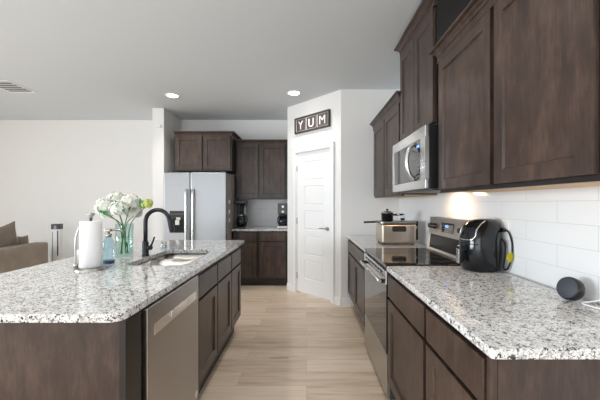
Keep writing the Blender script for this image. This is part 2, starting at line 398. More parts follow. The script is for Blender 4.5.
# --- base run under the side worktop (faces the aisle)
FX = .541
def rbase(label, y_far, y_near, fronts, group='base cabinets along the tiled wall'):
    r = thing('base_cabinet', label, 'cabinet', (FX, y_far, 0), R_, group)
    base_cab(r, y_far-y_near, XW-FX-.002, .15, CZ, fronts); return r
g = .004
rbase('dark base cabinet nearest the camera under the worktop, beside the smart speaker', 1.400, .925, [('drawer', .014, .463, .712, .850), ('door', .014, .463, .165, .695)])
rbase('dark base cabinet touching the near side of the range, one drawer over one door', 2.055, 1.402, [('drawer', .02, .638, .712, .850), ('door', .02, .638, .165, .695)])
rbase('dark two-door base cabinet in the corner beyond the range, below the deep fryer', 4.055, 2.855, [('drawer', .05, 1.185, .712, .850), ('door', .05, .60, .19, .695), ('door', .615, 1.185, .19, .695)])
ep = tag(part('end_panel', 'espresso_wood', None, box, FX+.004, XW-.002, .905, .923, .0, CZ), 'dark wood panel closing the near end of the side worktop run', 'panel')
part('corner_stile', 'espresso_wood', ep, box, FX-.018, FX+.003, .906, .923, .0, CZ)

# --- side worktops
def slab(bm, x0, x1, y0, y1, r=(0.012,)*4, hole=None):
    def outline(x0, x1, y0, y1, rr, seg=6):
        out = []
        for (cx, cy, a0), r_ in zip(((x1, y1, 0), (x0, y1, 90), (x0, y0, 180), (x1, y0, 270)), rr):
            ox = cx - r_ if a0 in (0, 270) else cx + r_; oy = cy - r_ if a0 in (0, 90) else cy + r_
            for i in range(seg+1):
                a = math.radians(a0+90*i/seg); out.append((ox+r_*math.cos(a), oy+r_*math.sin(a)))
        return out
    loops = [outline(x0, x1, y0, y1, r)] + ([hole] if hole else [])
    es = []; rings = []
    for l in loops:
        vs = [bm.verts.new((x, y, CT1)) for x, y in l]; rings.append(vs)
        es += [bm.edges.new((vs[i], vs[(i+1) % len(vs)])) for i in range(len(vs))]
    if hole: bmesh.ops.triangle_fill(bm, use_beauty=True, use_dissolve=False, edges=es)
    else: bm.faces.new(rings[0])
    fs = list(bm.faces)
    ret = bmesh.ops.extrude_face_region(bm, geom=fs)
    bmesh.ops.translate(bm, vec=(0, 0, CT0-CT1), verts=[v for v in ret['geom'] if isinstance(v, bmesh.types.BMVert)])
tag(part('worktop', 'granite', None, slab, .518, XW-.009, .889, 2.062, (.01, .01, .012, .01), bevel=.004), 'speckled grey granite worktop holding the air fryer and smart speaker', 'worktop', 'granite worktops')
tag(part('worktop', 'granite', None, slab, .518, XW-.009, 2.848, YR-.002, (.01,)*4, bevel=.004), 'short granite worktop in the corner carrying the deep fryer', 'worktop', 'granite worktops')

# --- wall cabinets along the tiled wall
UX = .862; UD = XW-UX-.002
def rupper(label, y_far, y_near, z0, z1, doors, cl, cr, **k):
    r = thing('wall_cabinet', label, 'cabinet', (UX, y_far, 0), R_, 'wall cabinets along the tiled wall'); upper_cab(r, y_far-y_near, UD, z0, z1, doors, cl, cr, **k); return r
rupper('two-door wall cabinet in the corner beyond the microwave', 4.03, 2.875, 1.375, 2.262, [(.05, .565), (.60, 1.13)], False, True, raw=True)
rupper('tall wall cabinet above the microwave, reaching highest towards the ceiling', 2.868, 2.10, 1.832, 2.66, [(.012, .374), (.385, .748)], True, True)
rupper('wall cabinet with one wide door hung just nearer than the microwave', 2.047, 1.4425, 1.375, 2.245, [(.02, .588)], True, False, raw=True)
rupper('wall cabinet nearest the camera, above the smart speaker', 1.4405, .917, 1.375, 2.245, [(.012, .506)], False, True, raw=True)

# --- microwave
mw = thing('microwave', 'stainless over-the-range microwave with a curved handle', 'microwave', (.80, 2.868, 1.395), R_)
mW, mH = .79, .428
part('body', 'black_plastic', mw, box, 0, mW, .0, XW-.80-.010, .012, mH, .003)
part('bottom_vent', 'grey_metal_dark', mw, box, .03, mW-.03, .03, .36, 0, .011)
def mwface(bm):
    box(bm, 0, mW, -.024, -.0005, .352, mH, .004)            # top band
    box(bm, 0, mW, -.024, -.0005, .012, .072, .004)          # bottom band
    box(bm, 0, .045, -.024, -.0005, .072, .352); box(bm, mW-.09, mW, -.024, -.0005, .072, .352)
part('front_frame', 'light_steel', mw, mwface)
part('window', 'black_glass', mw, box, .046, .56, -.020, -.001, .073, .351)
kp = part('keypad', 'black_glass', mw, box, .562, mW-.092, -.021, -.001, .073, .351)
part('clock_display', 'blue_display', kp, box, .62, .672, -.0225, -.0212, .300, .318)
part('button', 'led_grey', kp, lambda bm: [box(bm, .60+.03*i, .618+.03*i, -.0222, -.0212, .095+.026*j, .107+.026*j) for i in range(3) for j in range(7)])
part('handle', 'light_steel', mw, tube, smooth_path([(.565, -.022, .085), (.575, -.062, .13), (.58, -.078, .21), (.575, -.062, .30), (.565, -.022, .342)], 8), .015, 12)
area('microwave_task_light', (1.04, 2.45, 1.388), (0, math.radians(-14), 0), .10, .05, 2.6, (1, .64, .36))

# --- range
rg = thing('range', 'stainless electric range with black glass cooktop set into the worktop', 'range', (.545, 2.842, 0), R_)
rW = .774
rD = XW-.545-.012
part('body', 'grey_metal_dark', rg, box, 0, rW, 0, rD, .03, .884)
part('cooktop', 'black_glass', rg, box, 0, rW, -.028, rD-.11, .886, .909, .003)
for (bx, by, br) in ((.2, .14, .1), (.57, .14, .08), (.2, .40, .08), (.57, .40, .1)):
    part('burner', 'grey_metal_dark', rg, lathe, [(br-.004, 0), (br-.004, .0006), (br, .0006), (br, 0)], (bx, by, .9092), 40, caps=False)
part('drawer', 'brushed_steel', rg, box, 0, rW, -.026, -.001, .052, .322, .004)
dr = part('oven_door', 'black_glass', rg, box, 0, rW, -.026, -.001, .328, .775, .003)
st = part('door_band', 'light_steel', dr, box, 0, rW, -.030, -.001, .776, .866, .004)
part('handle', 'light_steel', dr, tube, [(.03, -.062, .792), (rW-.03, -.062, .792)], .012, 12)
for x in (.05, rW-.05): part('handle_bracket', 'black_plastic', dr, box, x-.014, x+.014, -.064, -.0305, .780, .806, .003)
part('vent_slot', 'dark_void', dr, lambda bm: [box(bm, .08+.09*i, .145+.09*i, -.0312, -.0302, .835, .848) for i in range(7)])
bgx = rD-.108
bgd = part('backguard', 'brushed_steel', rg, lambda bm: loft(bm, [[(x, bgx, .91), (x, rD, .91), (x, rD, 1.19), (x, bgx+.035, 1.19), (x, bgx+.012, .955)] for x in (.0, rW)]))
def onbg(z): return bgx + .012 + (.023)*(z-.955)/(1.19-.955)
part('lower_glass', 'satin_black', bgd, lambda bm: loft(bm, [[(x, onbg(.935)-.006, .93), (x, onbg(.935)+.004, .93), (x, onbg(1.04)+.004, 1.045), (x, onbg(1.04)-.004, 1.045)] for x in (.06, rW-.10)]))
dp_ = part('display_panel', 'black_glass', bgd, box, .27, .47, onbg(1.12)-.006, onbg(1.12)+.006, 1.075, 1.155)
part('clock_display', 'blue_display', dp_, box, .345, .395, onbg(1.12)-.0075, onbg(1.12)-.0062, 1.118, 1.138)
part('button', 'led_grey', dp_, lambda bm: [box(bm, .282+.03*i, .298+.03*i, onbg(1.12)-.0072, onbg(1.12)-.0062, 1.085+.018*j, 1.090+.018*j) for i in range(6) for j in range(2)])
for x in (.055, .125, .60, .67):
    part('knob', 'black_plastic', bgd, lathe, [(.024, 0), (.024, .006), (.019, .008), (.017, .03)], (0, 0, 0), 20, M=Matrix.Translation((x, onbg(1.115), 1.115)) @ Matrix.Rotation(PI/2, 4, 'X'))

# ------------------------------------------------------------------ island
IX = -.668+.0        # island cabinet face
def ibase(label, y0, y1, fronts, **k):
    r = thing('base_cabinet', label, 'cabinet', (IX-.021, y0, 0), L_, 'base cabinets of the island')
    base_cab(r, y1-y0, .60, .165, CZ, fronts, toe=.05, **k); return r
ibase('dark sink base cabinet of the island next to the dishwasher, with two doors', 1.965, 2.842, [('drawer', .012, .418, .712, .850), ('drawer', .438, .866, .712, .850), ('door', .012, .418, .175, .695), ('door', .438, .866, .175, .695)], open_top=True)
ibase('narrow dark cabinet at the far end of the island', 2.844, 3.243, [('drawer', .008, .388, .712, .850), ('door', .008, .388, .175, .695)])
ep = tag(part('end_panel', 'espresso_wood', None, box, -1.47, -.680, 1.19, 1.298, 0, CZ), 'wide dark wood panel closing the near end of the island', 'panel')
part('corner_stile', 'shaded_espresso', ep, box, -.700, -.676, 1.1885, 1.30, .0, CZ-.0005)  # aisle side of the panel, its shadow put into the darker wood colour
tag(part('back_panel', 'espresso_wood', None, box, -1.47, -1.44, 1.30, 3.262, 0, CZ), 'dark wood panel along the seating side of the island', 'panel')
tag(part('end_panel', 'espresso_wood', None, box, -1.438, -.745, 3.245, 3.262, 0, CZ), 'dark wood panel at the far end of the island facing the fridge', 'panel')
SX0, SX1, SY0, SY1 = -1.205, -.80, 2.075, 2.77
tag(part('island_worktop', 'granite', None, slab, -1.77, -.680, 1.165, 3.50, (.03, .03, .05, .05), hole=rrect(SX0, SX1, SY0, SY1, .07)[::-1], bevel=.004), 'large speckled granite island worktop with the sink cut into it', 'worktop')
# sink
sk = thing('kitchen_sink', 'double-bowl stainless sink undermounted in the island', 'sink', ((SX0+SX1)/2, (SY0+SY1)/2, .655))
def bowl(bm, x0, x1, y0, y1, z0, z1, t=.004):
    def L(e, z, r): return [(x, y, z) for x, y in rrect(x0+e, x1-e, y0+e, y1-e, r)]
    loft(bm, [L(0, z1, .055), L(.004, z0+.04, .055), L(.014, z0+.012, .055), L(.045, z0, .05),
              ][::-1] + [L(-.003, z1, .058), L(-.001, z0-.003, .055)], cap0=True, cap1=True, smooth=True)
cx_, cy_ = (SX0+SX1)/2, (SY0+SY1)/2
div = 2.50
for (a, b) in ((SY0-.006, div-.012), (div+.012, SY1+.006)):
    bo = part('bowl', 'sink_steel', sk, bowl, SX0-.006-cx_, SX1+.006-cx_, a-cy_, b-cy_, .0, .214)
    part('drain', 'chrome', bo, lathe, [(.045, 0), (.045, .003), (.03, .002), (.028, .001)], (0, (a+b)/2-cy_, .0005), 24)
part('divider', 'light_steel', sk, box, SX0-cx_+.02, SX1-cx_-.02, div-.0095-cy_, div+.0095-cy_, .12, .213, .004)

# faucet
fx, fy = -1.240, 2.45
fc = thing('faucet', 'matte black gooseneck faucet arching over the sink', 'faucet', (fx, fy, CT1))
part('base', 'faucet_black', fc, lathe, [(.028, 0), (.028, .006), (.024, .012), (.023, .10), (.018, .115)], (0, 0, .0005), 24)
def arc(a0, a1, n=16): return [(.093+.093*math.cos(math.radians(a0+(a1-a0)*i/n)), 0, .262+.093*math.sin(math.radians(a0+(a1-a0)*i/n))) for i in range(n+1)]
part('neck', 'faucet_black', fc, tube, [(0, 0, .112), (0, 0, .2)] + arc(180, 18), .0155, 14)
e = Vector(arc(180, 18)[-1]); dv = Vector((.25, 0, -1)).normalized()
part('spray_head', 'faucet_black', fc, tube, [e - dv*.004, e+dv*.01, e+dv*.10, e+dv*.108], [.0165, .0185, .0205, .017], 16)
part('handle', 'faucet_black', fc, lambda bm: (tube(bm, [(.018, -.004, .065), (.05, -.012, .065)], .017, 14), tube(bm, [(.042, -.010, .07), (.058, -.014, .10), (.078, -.018, .148)], [.008, .0075, .006], 10)))

# dishwasher
dw = thing('dishwasher', 'stainless dishwasher built into the island', 'dishwasher', (IX-.030, 1.332, 0), L_)
wD = .628
part('tub', 'grey_metal_dark', dw, box, .004, wD-.004, 0, .57, .10, CZ-.002)
part('toe_panel', 'matte_black', dw, box, .004, wD-.004, .05, .08, 0, .098)
dd = part('door', 'dishwasher_steel', dw, box, 0, wD, -.033, -.001, .105, CZ-.004, .004)
def pocket(bm): box(bm, .055, .583, -.0345, -.0332, .732, .782, .0005)
pk = part('handle_recess', 'light_steel', dd, pocket)
part('pull_handle', 'chrome', pk, box, .22, .41, -.042, -.0347, .752, .780, .003)
part('indicator_strip', 'nickel', dd, box, .06, .20, -.0338, -.0332, .818, .822)
part('energy_sticker', 'white_plastic', dd, lathe, [(.02, 0), (.02, .0008)], (0, 0, 0), 20, M=Matrix.Translation((.585, -.0335, .16)) @ Matrix.Rotation(PI/2, 4, 'X'))

# ------------------------------------------------------------------ back run
bx0 = -1.163
r = thing('base_cabinet', 'dark two-door base cabinet between the fridge and the pantry wall', 'cabinet', (bx0, 5.0, 0), 0)
bW = -.290-bx0
base_cab(r, bW, YB-5.0-.001, .115, CZ, [('drawer', .012, .38, .712, .850), ('drawer', .43, .835, .712, .850), ('door', .012, .38, .135, .695), ('door', .43, .835, .135, .695)])
tag(part('worktop', 'granite', None, slab, bx0-.005, -.290, 4.965, YB-.009, (.008,)*4, bevel=.004), 'small granite worktop under the two coffee machines', 'worktop', 'granite worktops')
r = thing('wall_cabinet', 'two-door wall cabinet above the coffee counter', 'cabinet', (bx0+.01, 5.185, 0), 0)
upper_cab(r, bW-.01, YB-5.185-.001, 1.375, 2.285, [(.025, .365), (.395, .80)], False, False, crz=.02)
r = thing('wall_cabinet', 'deep two-door wall cabinet above the fridge', 'cabinet', (-2.035, 4.91, 0), 0)
upper_cab(r, .885, YB-4.91-.001, 1.805, 2.36, [(.02, .425), (.45, .86)], False, True, crz=.02)
# fridge
fr = thing('refrigerator', 'stainless side-by-side fridge in the alcove', 'refrigerator', (-2.082, 4.70, 0), 0)
fW = .911
part('body', 'appliance_side', fr, box, .006, fW-.006, .0, .74, .02, 1.755, .006)
for x in (.03, fW-.10): part('hinge_cover', 'grey_metal_dark', fr, box, x, x+.07, .0, .09, 1.7555, 1.778, .004)
sp = .385
ld = part('freezer_door', 'fridge_steel', fr, box, 0, sp-.003, -.06, -.002, .05, 1.76, .012)
rd = part('fridge_door', 'fridge_steel', fr, box, sp+.003, fW, -.06, -.002, .05, 1.76, .012)
part('brand_badge', 'mid_grey', rd, box, .76, .83, -.0612, -.0602, 1.655, 1.668)
for x, p in ((sp-.05, ld), (sp+.05, rd)):
    part('handle', 'light_steel', p, tube, smooth_path([(x, -.058, 1.50), (x, -.10, 1.46), (x, -.105, 1.1), (x, -.105, .75), (x, -.10, .52), (x, -.058, .48)], 6), .016, 12)
dsp = part('dispenser', 'black_plastic', ld, lambda bm: (box(bm, .085, .305, -.064, -.0605, .875, 1.195, .003),))
part('recess', 'dark_void', dsp, box, .105, .285, -.0655, -.0642, .89, 1.08)
part('button', 'led_grey', dsp, lambda bm: [box(bm, .11+.03*i, .128+.03*i, -.0655, -.0642, 1.145, 1.155) for i in range(6)])
part('paddle', 'nickel', dsp, lambda bm: (box(bm, .17, .23, -.072, -.0658, .99, 1.06, .002), box(bm, .185, .245, -.071, -.0658, 1.065, 1.10, .002)))
fr['label'] = 'stainless side-by-side fridge with a black water dispenser, in the alcove'
for z in (1.02, 1.15, 1.30): tag(part('magnet', 'white_plastic', None, box, -1.1765, -1.174, 4.80, 4.88, z, z+.055), '%s pale magnet on the side of the fridge' % {1.02: 'lowest', 1.15: 'middle', 1.30: 'highest'}[z], 'magnet', 'fridge magnets')

# ------------------------------------------------------------------ things on the island
# paper towel holder
px, py = -1.322, 1.95
ph_ = thing('paper_towel_holder', 'brushed metal paper towel stand with a sprung side arm on the island', 'towel holder', (px, py, CT1))
part('base', 'nickel', ph_, lathe, [(.086, .0005), (.086, .010), (.080, .015), (.0, .016)], seg=40, caps=False)
part('post', 'nickel', ph_, tube, [(0, 0, .014), (0, 0, .318)], .007, 12)
part('finial', 'nickel', ph_, lathe, [(.009, .306), (.011, .325), (.020, .336), (.020, .344), (.006, .347)], seg=24)
part('side_arm', 'nickel', ph_, lambda bm: (tube(bm, smooth_path([(-.078, -.02, .012), (-.080, -.02, .06), (-.082, -.02, .13), (-.076, -.02, .20), (-.062, -.02, .245), (-.055, -.02, .257)], 6), .0055, 10), lathe(bm, [(.011, .012), (.012, .03), (.008, .05)], (-.079, -.02, 0), 14), lathe(bm, [(.0, -.012), (.010, -.008), (.012, 0), (.010, .008), (.0, .012)], (-.053, -.02, .258), 14, caps=False)))
def roll(bm):
    lathe(bm, [(.019, .0), (.057, .0), (.059, .002), (.059, .278), (.057, .28), (.019, .28), (.019, 0)], seg=48, caps=False)
rl = part('paper_towel', 'paper_towel', None, roll); rl.location = (px, py, CT1+.0172); tag(rl, 'white paper towel roll on the metal stand', 'paper towel')
# soap bottle
sb = thing('soap_dispenser', 'clear blue hand soap pump bottle behind the paper towel', 'soap bottle', (-1.338, 2.15, CT1))
def bottle(bm):
    loft(bm, [[(x, y, z) for x, y in rrect(-a, a, -b, b, r_)] for a, b, r_, z in ((.028, .026, .02, .001), (.032, .03, .022, .006), (.032, .03, .022, .135), (.027, .026, .02, .155), (.018, .016, .0145, .172), (.014, .014, .0135, .182))], smooth=True)
part('bottle', 'blue_soap', sb, bottle)
part('base_band', 'dark_blue_label', sb, lambda bm: loft(bm, [[(x, y, z) for x, y in rrect(-.0332, .0332, -.0312, .0312, .022)] for z in (.0005, .022)]))
part('pump', 'nickel', sb, lambda bm: (lathe(bm, [(.019, .178), (.019, .198), (.007, .20), (.007, .215)], seg=20), box(bm, -.02, .022, -.018, .018, .215, .233, .004), tube(bm, smooth_path([(.02, 0, .226), (.06, 0, .226), (.085, 0, .221), (.098, 0, .215)], 4), [.008]*5+[.007]*8, 10)))
# vase with flowers
vx, vy = -1.392, 2.43
vs = thing('vase', 'tall teal-tinted glass vase holding hydrangeas on the island', 'vase', (vx, vy, CT1))
part('glass', 'teal_glass', vs, lambda bm: lathe(bm, [(.0, .001), (.056, .001), (.060, .006), (.061, .12), (.062, .25), (.058, .25), (.057, .12), (.055, .016), (0, .014)], seg=40, caps=False))
part('water', 'teal_water', vs, lambda bm: lathe(bm, [(.054, .018), (.0555, .12), (.0555, .15)], seg=40))
def bloom(bm, c, R, n, rnd, lime=False):
    for i in range(n):
        z = 1-1.65*(i+.5)/n; a = i*2.39996 + rnd.uniform(-.3, .3); rr = math.sqrt(max(0, 1-z*z))
        d = Vector((rr*math.cos(a), rr*math.sin(a), z)).normalized(); p = Vector(c) + d*R*rnd.uniform(.72, 1.14)
        q = d.to_track_quat('Z', 'Y').to_matrix() @ Matrix.Rotation(rnd.uniform(0, PI), 3, 'Z'); s = R*rnd.uniform(.30, .42)
        for k in range(4):
            m3 = q @ Matrix.Rotation(k*PI/2, 3, 'Z')
            pts = [(0, 0, 0), (s*.45, -s*.38, s*.12), (s*.95, -s*.25, s*.22), (s*1.02, s*.18, s*.2), (s*.5, s*.4, s*.14)]
            vs_ = [bm.verts.new(p + m3 @ Vector(t)) for t in pts]
            bm.faces.new(vs_)
    bmesh.ops.create_icosphere(bm, subdivisions=2, radius=R*.62, matrix=Matrix.Translation(c))
def leaf(bm, root, tip, width, up=Vector((0, 0, 1))):
    root, tip = Vector(root), Vector(tip); ax = tip-root; side = ax.cross(Vector((.2, -1, .3))).normalized(); n = ax.cross(side).normalized()
    L = []; 
    for t, w_ in ((0, .05), (.2, .6), (.45, 1), (.7, .8), (.9, .35), (1, .02)):
        c = root + ax*t + n*.15*ax.length*math.sin(t*PI)*.3
        L.append((bm.verts.new(c - side*width*w_), bm.verts.new(c + n*(.1*width)), bm.verts.new(c + side*width*w_)))
    for a, b in zip(L, L[1:]):
        bm.faces.new((a[0], a[1], b[1], b[0])); bm.faces.new((a[1], a[2], b[2], b[1]))
def px2(x, y, D): return Vector(((x-306.5)*D/318, D, CAMZ-(y-203)*D/318))
blooms = [(104, 207, 2.34, .053, 'white hydrangea with the bloom furthest towards the paper towel'),
          (116, 200, 2.46, .054, 'white hydrangea with the topmost bloom, at the middle of the vase'),
          (130, 202, 2.37, .053, 'white hydrangea with a bloom above the faucet side of the vase'),
          (119, 209, 2.29, .050, 'white hydrangea nearest the camera, low over the vase rim'),
          (134, 212, 2.44, .048, 'white hydrangea hanging low beside the vase near the faucet'),
          (107, 212, 2.50, .045, 'small white hydrangea low at the back above the soap pump')]
for i, (x, y, D, R, lb) in enumerate(blooms):
    rnd = random.Random(i); c = px2(x, y, D); base = Vector((vx, vy, CT1))
    f = thing('hydrangea', lb, 'flower', base + Vector((0, 0, .02)), 0, 'white hydrangeas in the vase'); o = c - f.location
    bm = bmesh.new(); bloom(bm, o, R*1.04, 120, rnd); obj('bloom', bm, 'petal_white', f)
    foot = Vector((rnd.uniform(-.03, .03), rnd.uniform(-.03, .03), .004)); mid = Vector((o.x*.18, o.y*.3 + .0, .215))
    part('stem', 'stem_green', f, tube, smooth_path([foot, mid, o - Vector((0, 0, R*.6))], 6), .0035, 8)
    lf = {0: [((.4, -1, -.55), .05, .016), ((-.1, -1.05, -.35), .04, .012)], 1: [((.15, -1.25, -.1), .06, .015)], 3: [((-.25, -1.15, .75), .012, .012)]}.get(i, [])
    for dirv, ln, wd in lf:
        d = Vector(dirv)*R*1.02
        part('leaf', 'leaf_green', f, leaf, o + d, o + d + Vector((ln, -.01, -ln*.55)), wd)
# big green leaf in front of the blooms
f0 = [o for o in bpy.data.objects if o.name.startswith('hydrangea') and not o.parent][3]
a, b = px2(114.5, 200.5, 2.25) - f0.location, px2(125, 212, 2.26) - f0.location
part('leaf', 'leaf_green', f0, leaf, a, b, .019)
f = thing('lime_flower', 'yellow-green flower leaning out towards the faucet', 'flower', (vx, vy, CT1+.02)); c = px2(147.5, 204, 2.34) - f.location
bm = bmesh.new(); bloom(bm, c, .036, 60, random.Random(9)); obj('bloom', bm, 'petal_lime', f)
part('stem', 'stem_green', f, tube, smooth_path([(.02, 0, .004), (.045, 0, .215), (c.x*.7, c.y*.7, c.z-.06), c], 6), .003, 8)
part('leaf', 'leaf_green', f, leaf, c+Vector((-.045, -.02, .045)), c+Vector((-.03, -.03, -.035)), .014)
# two small shakers by the sink
for i, (x, D, lb) in enumerate(((161.8, 2.86, 'small clear shaker by the sink, the one nearer the flowers'), (165.4, 2.86, 'small clear shaker by the sink, the one nearer the fridge'))):
    p = px2(x, 200, D); s = thing('shaker', lb, 'shaker', (p.x, D, CT1), 0, 'shakers by the sink')
    part('jar', 'clear_plastic', s, lathe, [(.012, .0005), (.0125, .004), (.011, .045)], seg=20)
    part('cap', 'nickel', s, lathe, [(.0118, .0455), (.0118, .058), (.008, .062)], seg=20)
    part('contents', 'mid_grey' if i else 'letter_white', s, lathe, [(.010, .003), (.0098, .034)], seg=16)

# ------------------------------------------------------------------ things on the side worktop
# air fryer: rounded bulbous body
af = thing('air_fryer', 'glossy black air fryer on the worktop beside the range', 'air fryer', (1.062, 1.945, CT1), math.radians(104)); af.scale = (.88, .88, 1.0)
def fryer(bm):
    L = []
    for z, a, b, off in ((.006, .098, .108, 0), (.012, .106, .118, 0), (.06, .114, .127, 0), (.13, .118, .130, 0), (.20, .115, .127, .0), (.25, .108, .118, -.008), (.285, .092, .098, -.022), (.305, .066, .070, -.036), (.313, .03, .035, -.044)):
        L.append([(a*math.copysign(abs(math.cos(t))**.8, math.cos(t)), off + b*math.copysign(abs(math.sin(t))**.8, math.sin(t)), z) for t in [2*PI*i/40 for i in range(40)]])
    loft(bm, L, smooth=True)
part('body', 'gloss_black', af, fryer)
part('foot_ring', 'black_rubber', af, lathe, [(.09, .0005), (.092, .008)], seg=32)
# front (local -y... seen from the aisle): curved trim line, drawer seam and handle
def fpt(t, z):
    T = [(.06, .114, .127, 0), (.13, .118, .130, 0), (.20, .115, .127, .0), (.25, .108, .118, -.008), (.285, .092, .098, -.022), (.305, .066, .070, -.036), (.313, .03, .035, -.044)]
    z = max(.06, min(.313, z))
    for p, q in zip(T, T[1:]):
        if p[0] <= z <= q[0]:
            k = (z-p[0])/(q[0]-p[0]); a, b, o = (p[i]+(q[i]-p[i])*k for i in (1, 2, 3)); break
    return Vector((a*math.copysign(abs(math.cos(t))**.8, math.cos(t)), o + b*math.copysign(abs(math.sin(t))**.8, math.sin(t)), z))
tr = [fpt(PI/2+a, z) for a, z in ((-.95, .30), (-.75, .285), (-.62, .25), (-.60, .215), (-.45, .195), (-.2, .188), (.2, .188), (.45, .195), (.60, .215), (.62, .25), (.75, .285), (.95, .30))]
part('trim_line', 'chrome', af, tube, smooth_path(tr, 5), .0045, 8)
part('control_panel', 'black_glass', af, lambda bm: bm.faces.new([bm.verts.new(fpt(PI/2+a, z)*1.006) for a, z in ((-.42, .215), (.42, .215), (.48, .27), (-.48, .27))]))
part('drawer_seam', 'dark_void', af, tube, [fpt(PI/2+a, .165)*1.001 for a in [-.8+1.6*i/20 for i in range(21)]], .0025, 6)
hd = part('handle', 'black_plastic', af, lambda bm: (box(bm, -.022, .022, .112, .180, .125, .152, .006), box(bm, -.018, .018, .160, .181, .045, .14, .006)))
part('release_button', 'light_steel', hd, box, -.013, .013, .1815, .184, .05, .135, .001)
bpy.context.view_layer.update(); AFI = af.matrix_world.inverted()
cd_ = part('power_cord', 'black_rubber', af, tube, [AFI @ p for p in smooth_path([(1.166, 1.885, 1.150), (1.172, 1.85, 1.145), (1.174, 1.822, 1.10), (1.174, 1.815, 1.04), (1.170, 1.825, .97), (1.163, 1.845, .925), (1.155, 1.865, .93), (1.160, 1.86, 1.0), (1.164, 1.865, 1.07), (1.150, 1.90, 1.11), (1.13, 1.93, 1.12)], 6)], .0055, 8)
part('cord_tag', 'yellow_tag', cd_, lambda bm: bmesh.ops.solidify(bm, geom=[bm.faces.new([bm.verts.new(AFI @ Vector(p)) for p in ((1.138, 1.815, .985), (1.158, 1.808, .970), (1.176, 1.806, .995), (1.172, 1.806, 1.022), (1.165, 1.806, 1.035), (1.146, 1.812, 1.02))])], thickness=.003))
# smart speaker tipped on its rim
spk = thing('smart_speaker', 'round charcoal smart speaker standing on its edge against the tiles', 'speaker', (1.107, 1.327, CT1+.0485))
spk.rotation_euler = (math.radians(72), 0, math.radians(-80)); spk.scale = (.85, .85, .85)
part('body', 'black_plastic', spk, lathe, [(.044, -.016), (.054, -.012), (.0565, -.006), (.0565, .022), (.053, .030), (.046, .032)], seg=48)
part('top_face', 'charcoal_cloth', spk, lathe, [(.051, .0305), (.049, .0325), (.0, .033)], seg=48, caps=False)
pc = tag(part('power_cable', 'white_plastic', None, tube, smooth_path([(1.172, 1.16, .972), (1.160, 1.22, .945), (1.145, 1.262, .920), (1.122, 1.285, .9085), (1.108, 1.278, .9065), (1.108, 1.25, .9062), (1.125, 1.20, .9062), (1.15, 1.13, .9062), (1.165, 1.06, .9062), (1.13, 1.04, .9062), (1.105, 1.12, .9062), (1.12, 1.20, .9105), (1.155, 1.205, .9062), (1.170, 1.15, .9062), (1.165, 1.08, .9105)], 8), .003, 8), 'thin white power cable curling on the worktop beside the smart speaker', 'cable')
# deep fryer in the corner
dfy = thing('deep_fryer', 'boxy stainless deep fryer on the corner worktop beyond the range', 'deep fryer', (.905, 3.24, CT1))
def fb(bm): 
    box(bm, -.172, .172, -.13, .14, .008, .205, .022, 4)
part('body', 'fryer_steel', dfy, fb)
part('rim', 'nickel', dfy, lambda bm: loft(bm, [[(x, y, z) for x, y in rrect(-.174-e, .174+e, -.132-e, .142+e, .03)] for e, z in ((0, .2055), (.004, .21), (.004, .222), (-.004, .226))]))
part('foot', 'black_rubber', dfy, lambda bm: [lathe(bm, [(.012, .0005), (.012, .0085)], (x, y, 0), 12) for x in (-.14, .14) for y in (-.1, .11)])
part('side_grip', 'brown_handle', dfy, lambda bm: loft(bm, [[(x, -.130-d, z) for x, z in rrect(-.068, .068, .128, .182, .016)] for d in (0, .012)]))
part('basket_handle', 'brown_handle', dfy, tube, smooth_path([(-.165, 0, .214), (-.20, -.005, .216), (-.26, -.01, .215), (-.325, -.015, .213)], 5), [.006]*6+[.010]*9+[.008], 10)
cu = part('control_unit', 'black_plastic', dfy, box, .182, .235, .0, .11, .03, .225, .006)
part('dial', 'nickel', cu, lathe, [(.016, 0), (.014, .012)], (0, 0, 0), 18, M=Matrix.Translation((.208, -.0005, .16)) @ Matrix.Rotation(PI/2, 4, 'X'))
# saucepan and jar on top
sp_ = thing('saucepan', 'small black saucepan with a lid, standing on the deep fryer', 'saucepan', (.822, 3.24, CT1+.2265))
part('pan', 'gloss_black', sp_, lathe, [(.05, .0005), (.058, .004), (.060, .075), (.063, .078)], seg=36)
part('lid', 'nickel', sp_, lathe, [(.062, .0785), (.058, .088), (.03, .098), (.0, .10)], seg=36, caps=False)
part('lid_knob', 'black_plastic', sp_, lathe, [(.005, .098), (.006, .106), (.013, .112), (.010, .122)], seg=18)
part('handle', 'black_plastic', sp_, tube, [(.058, 0, .062), (.085, -.01, .062), (.15, -.03, .066)], [.009, .011, .009], 10)
part('handle_ferrule', 'chrome', sp_, tube, [(.098, -.0142, .0628), (.122, -.0216, .0643)], .0125, 14)
jr = thing('spice_jar', 'small dark-bottomed glass jar standing on the deep fryer', 'jar', (.985, 3.26, CT1+.2265))
part('glass', 'clear_plastic', jr, lathe, [(.02, .0005), (.022, .004), (.022, .05), (.017, .06)], seg=24)
part('lid', 'nickel', jr, lathe, [(.0185, .0605), (.0185, .072), (.015, .074)], seg=24)
part('contents', 'brown_handle', jr, lathe, [(.0195, .005), (.0195, .03)], seg=20)

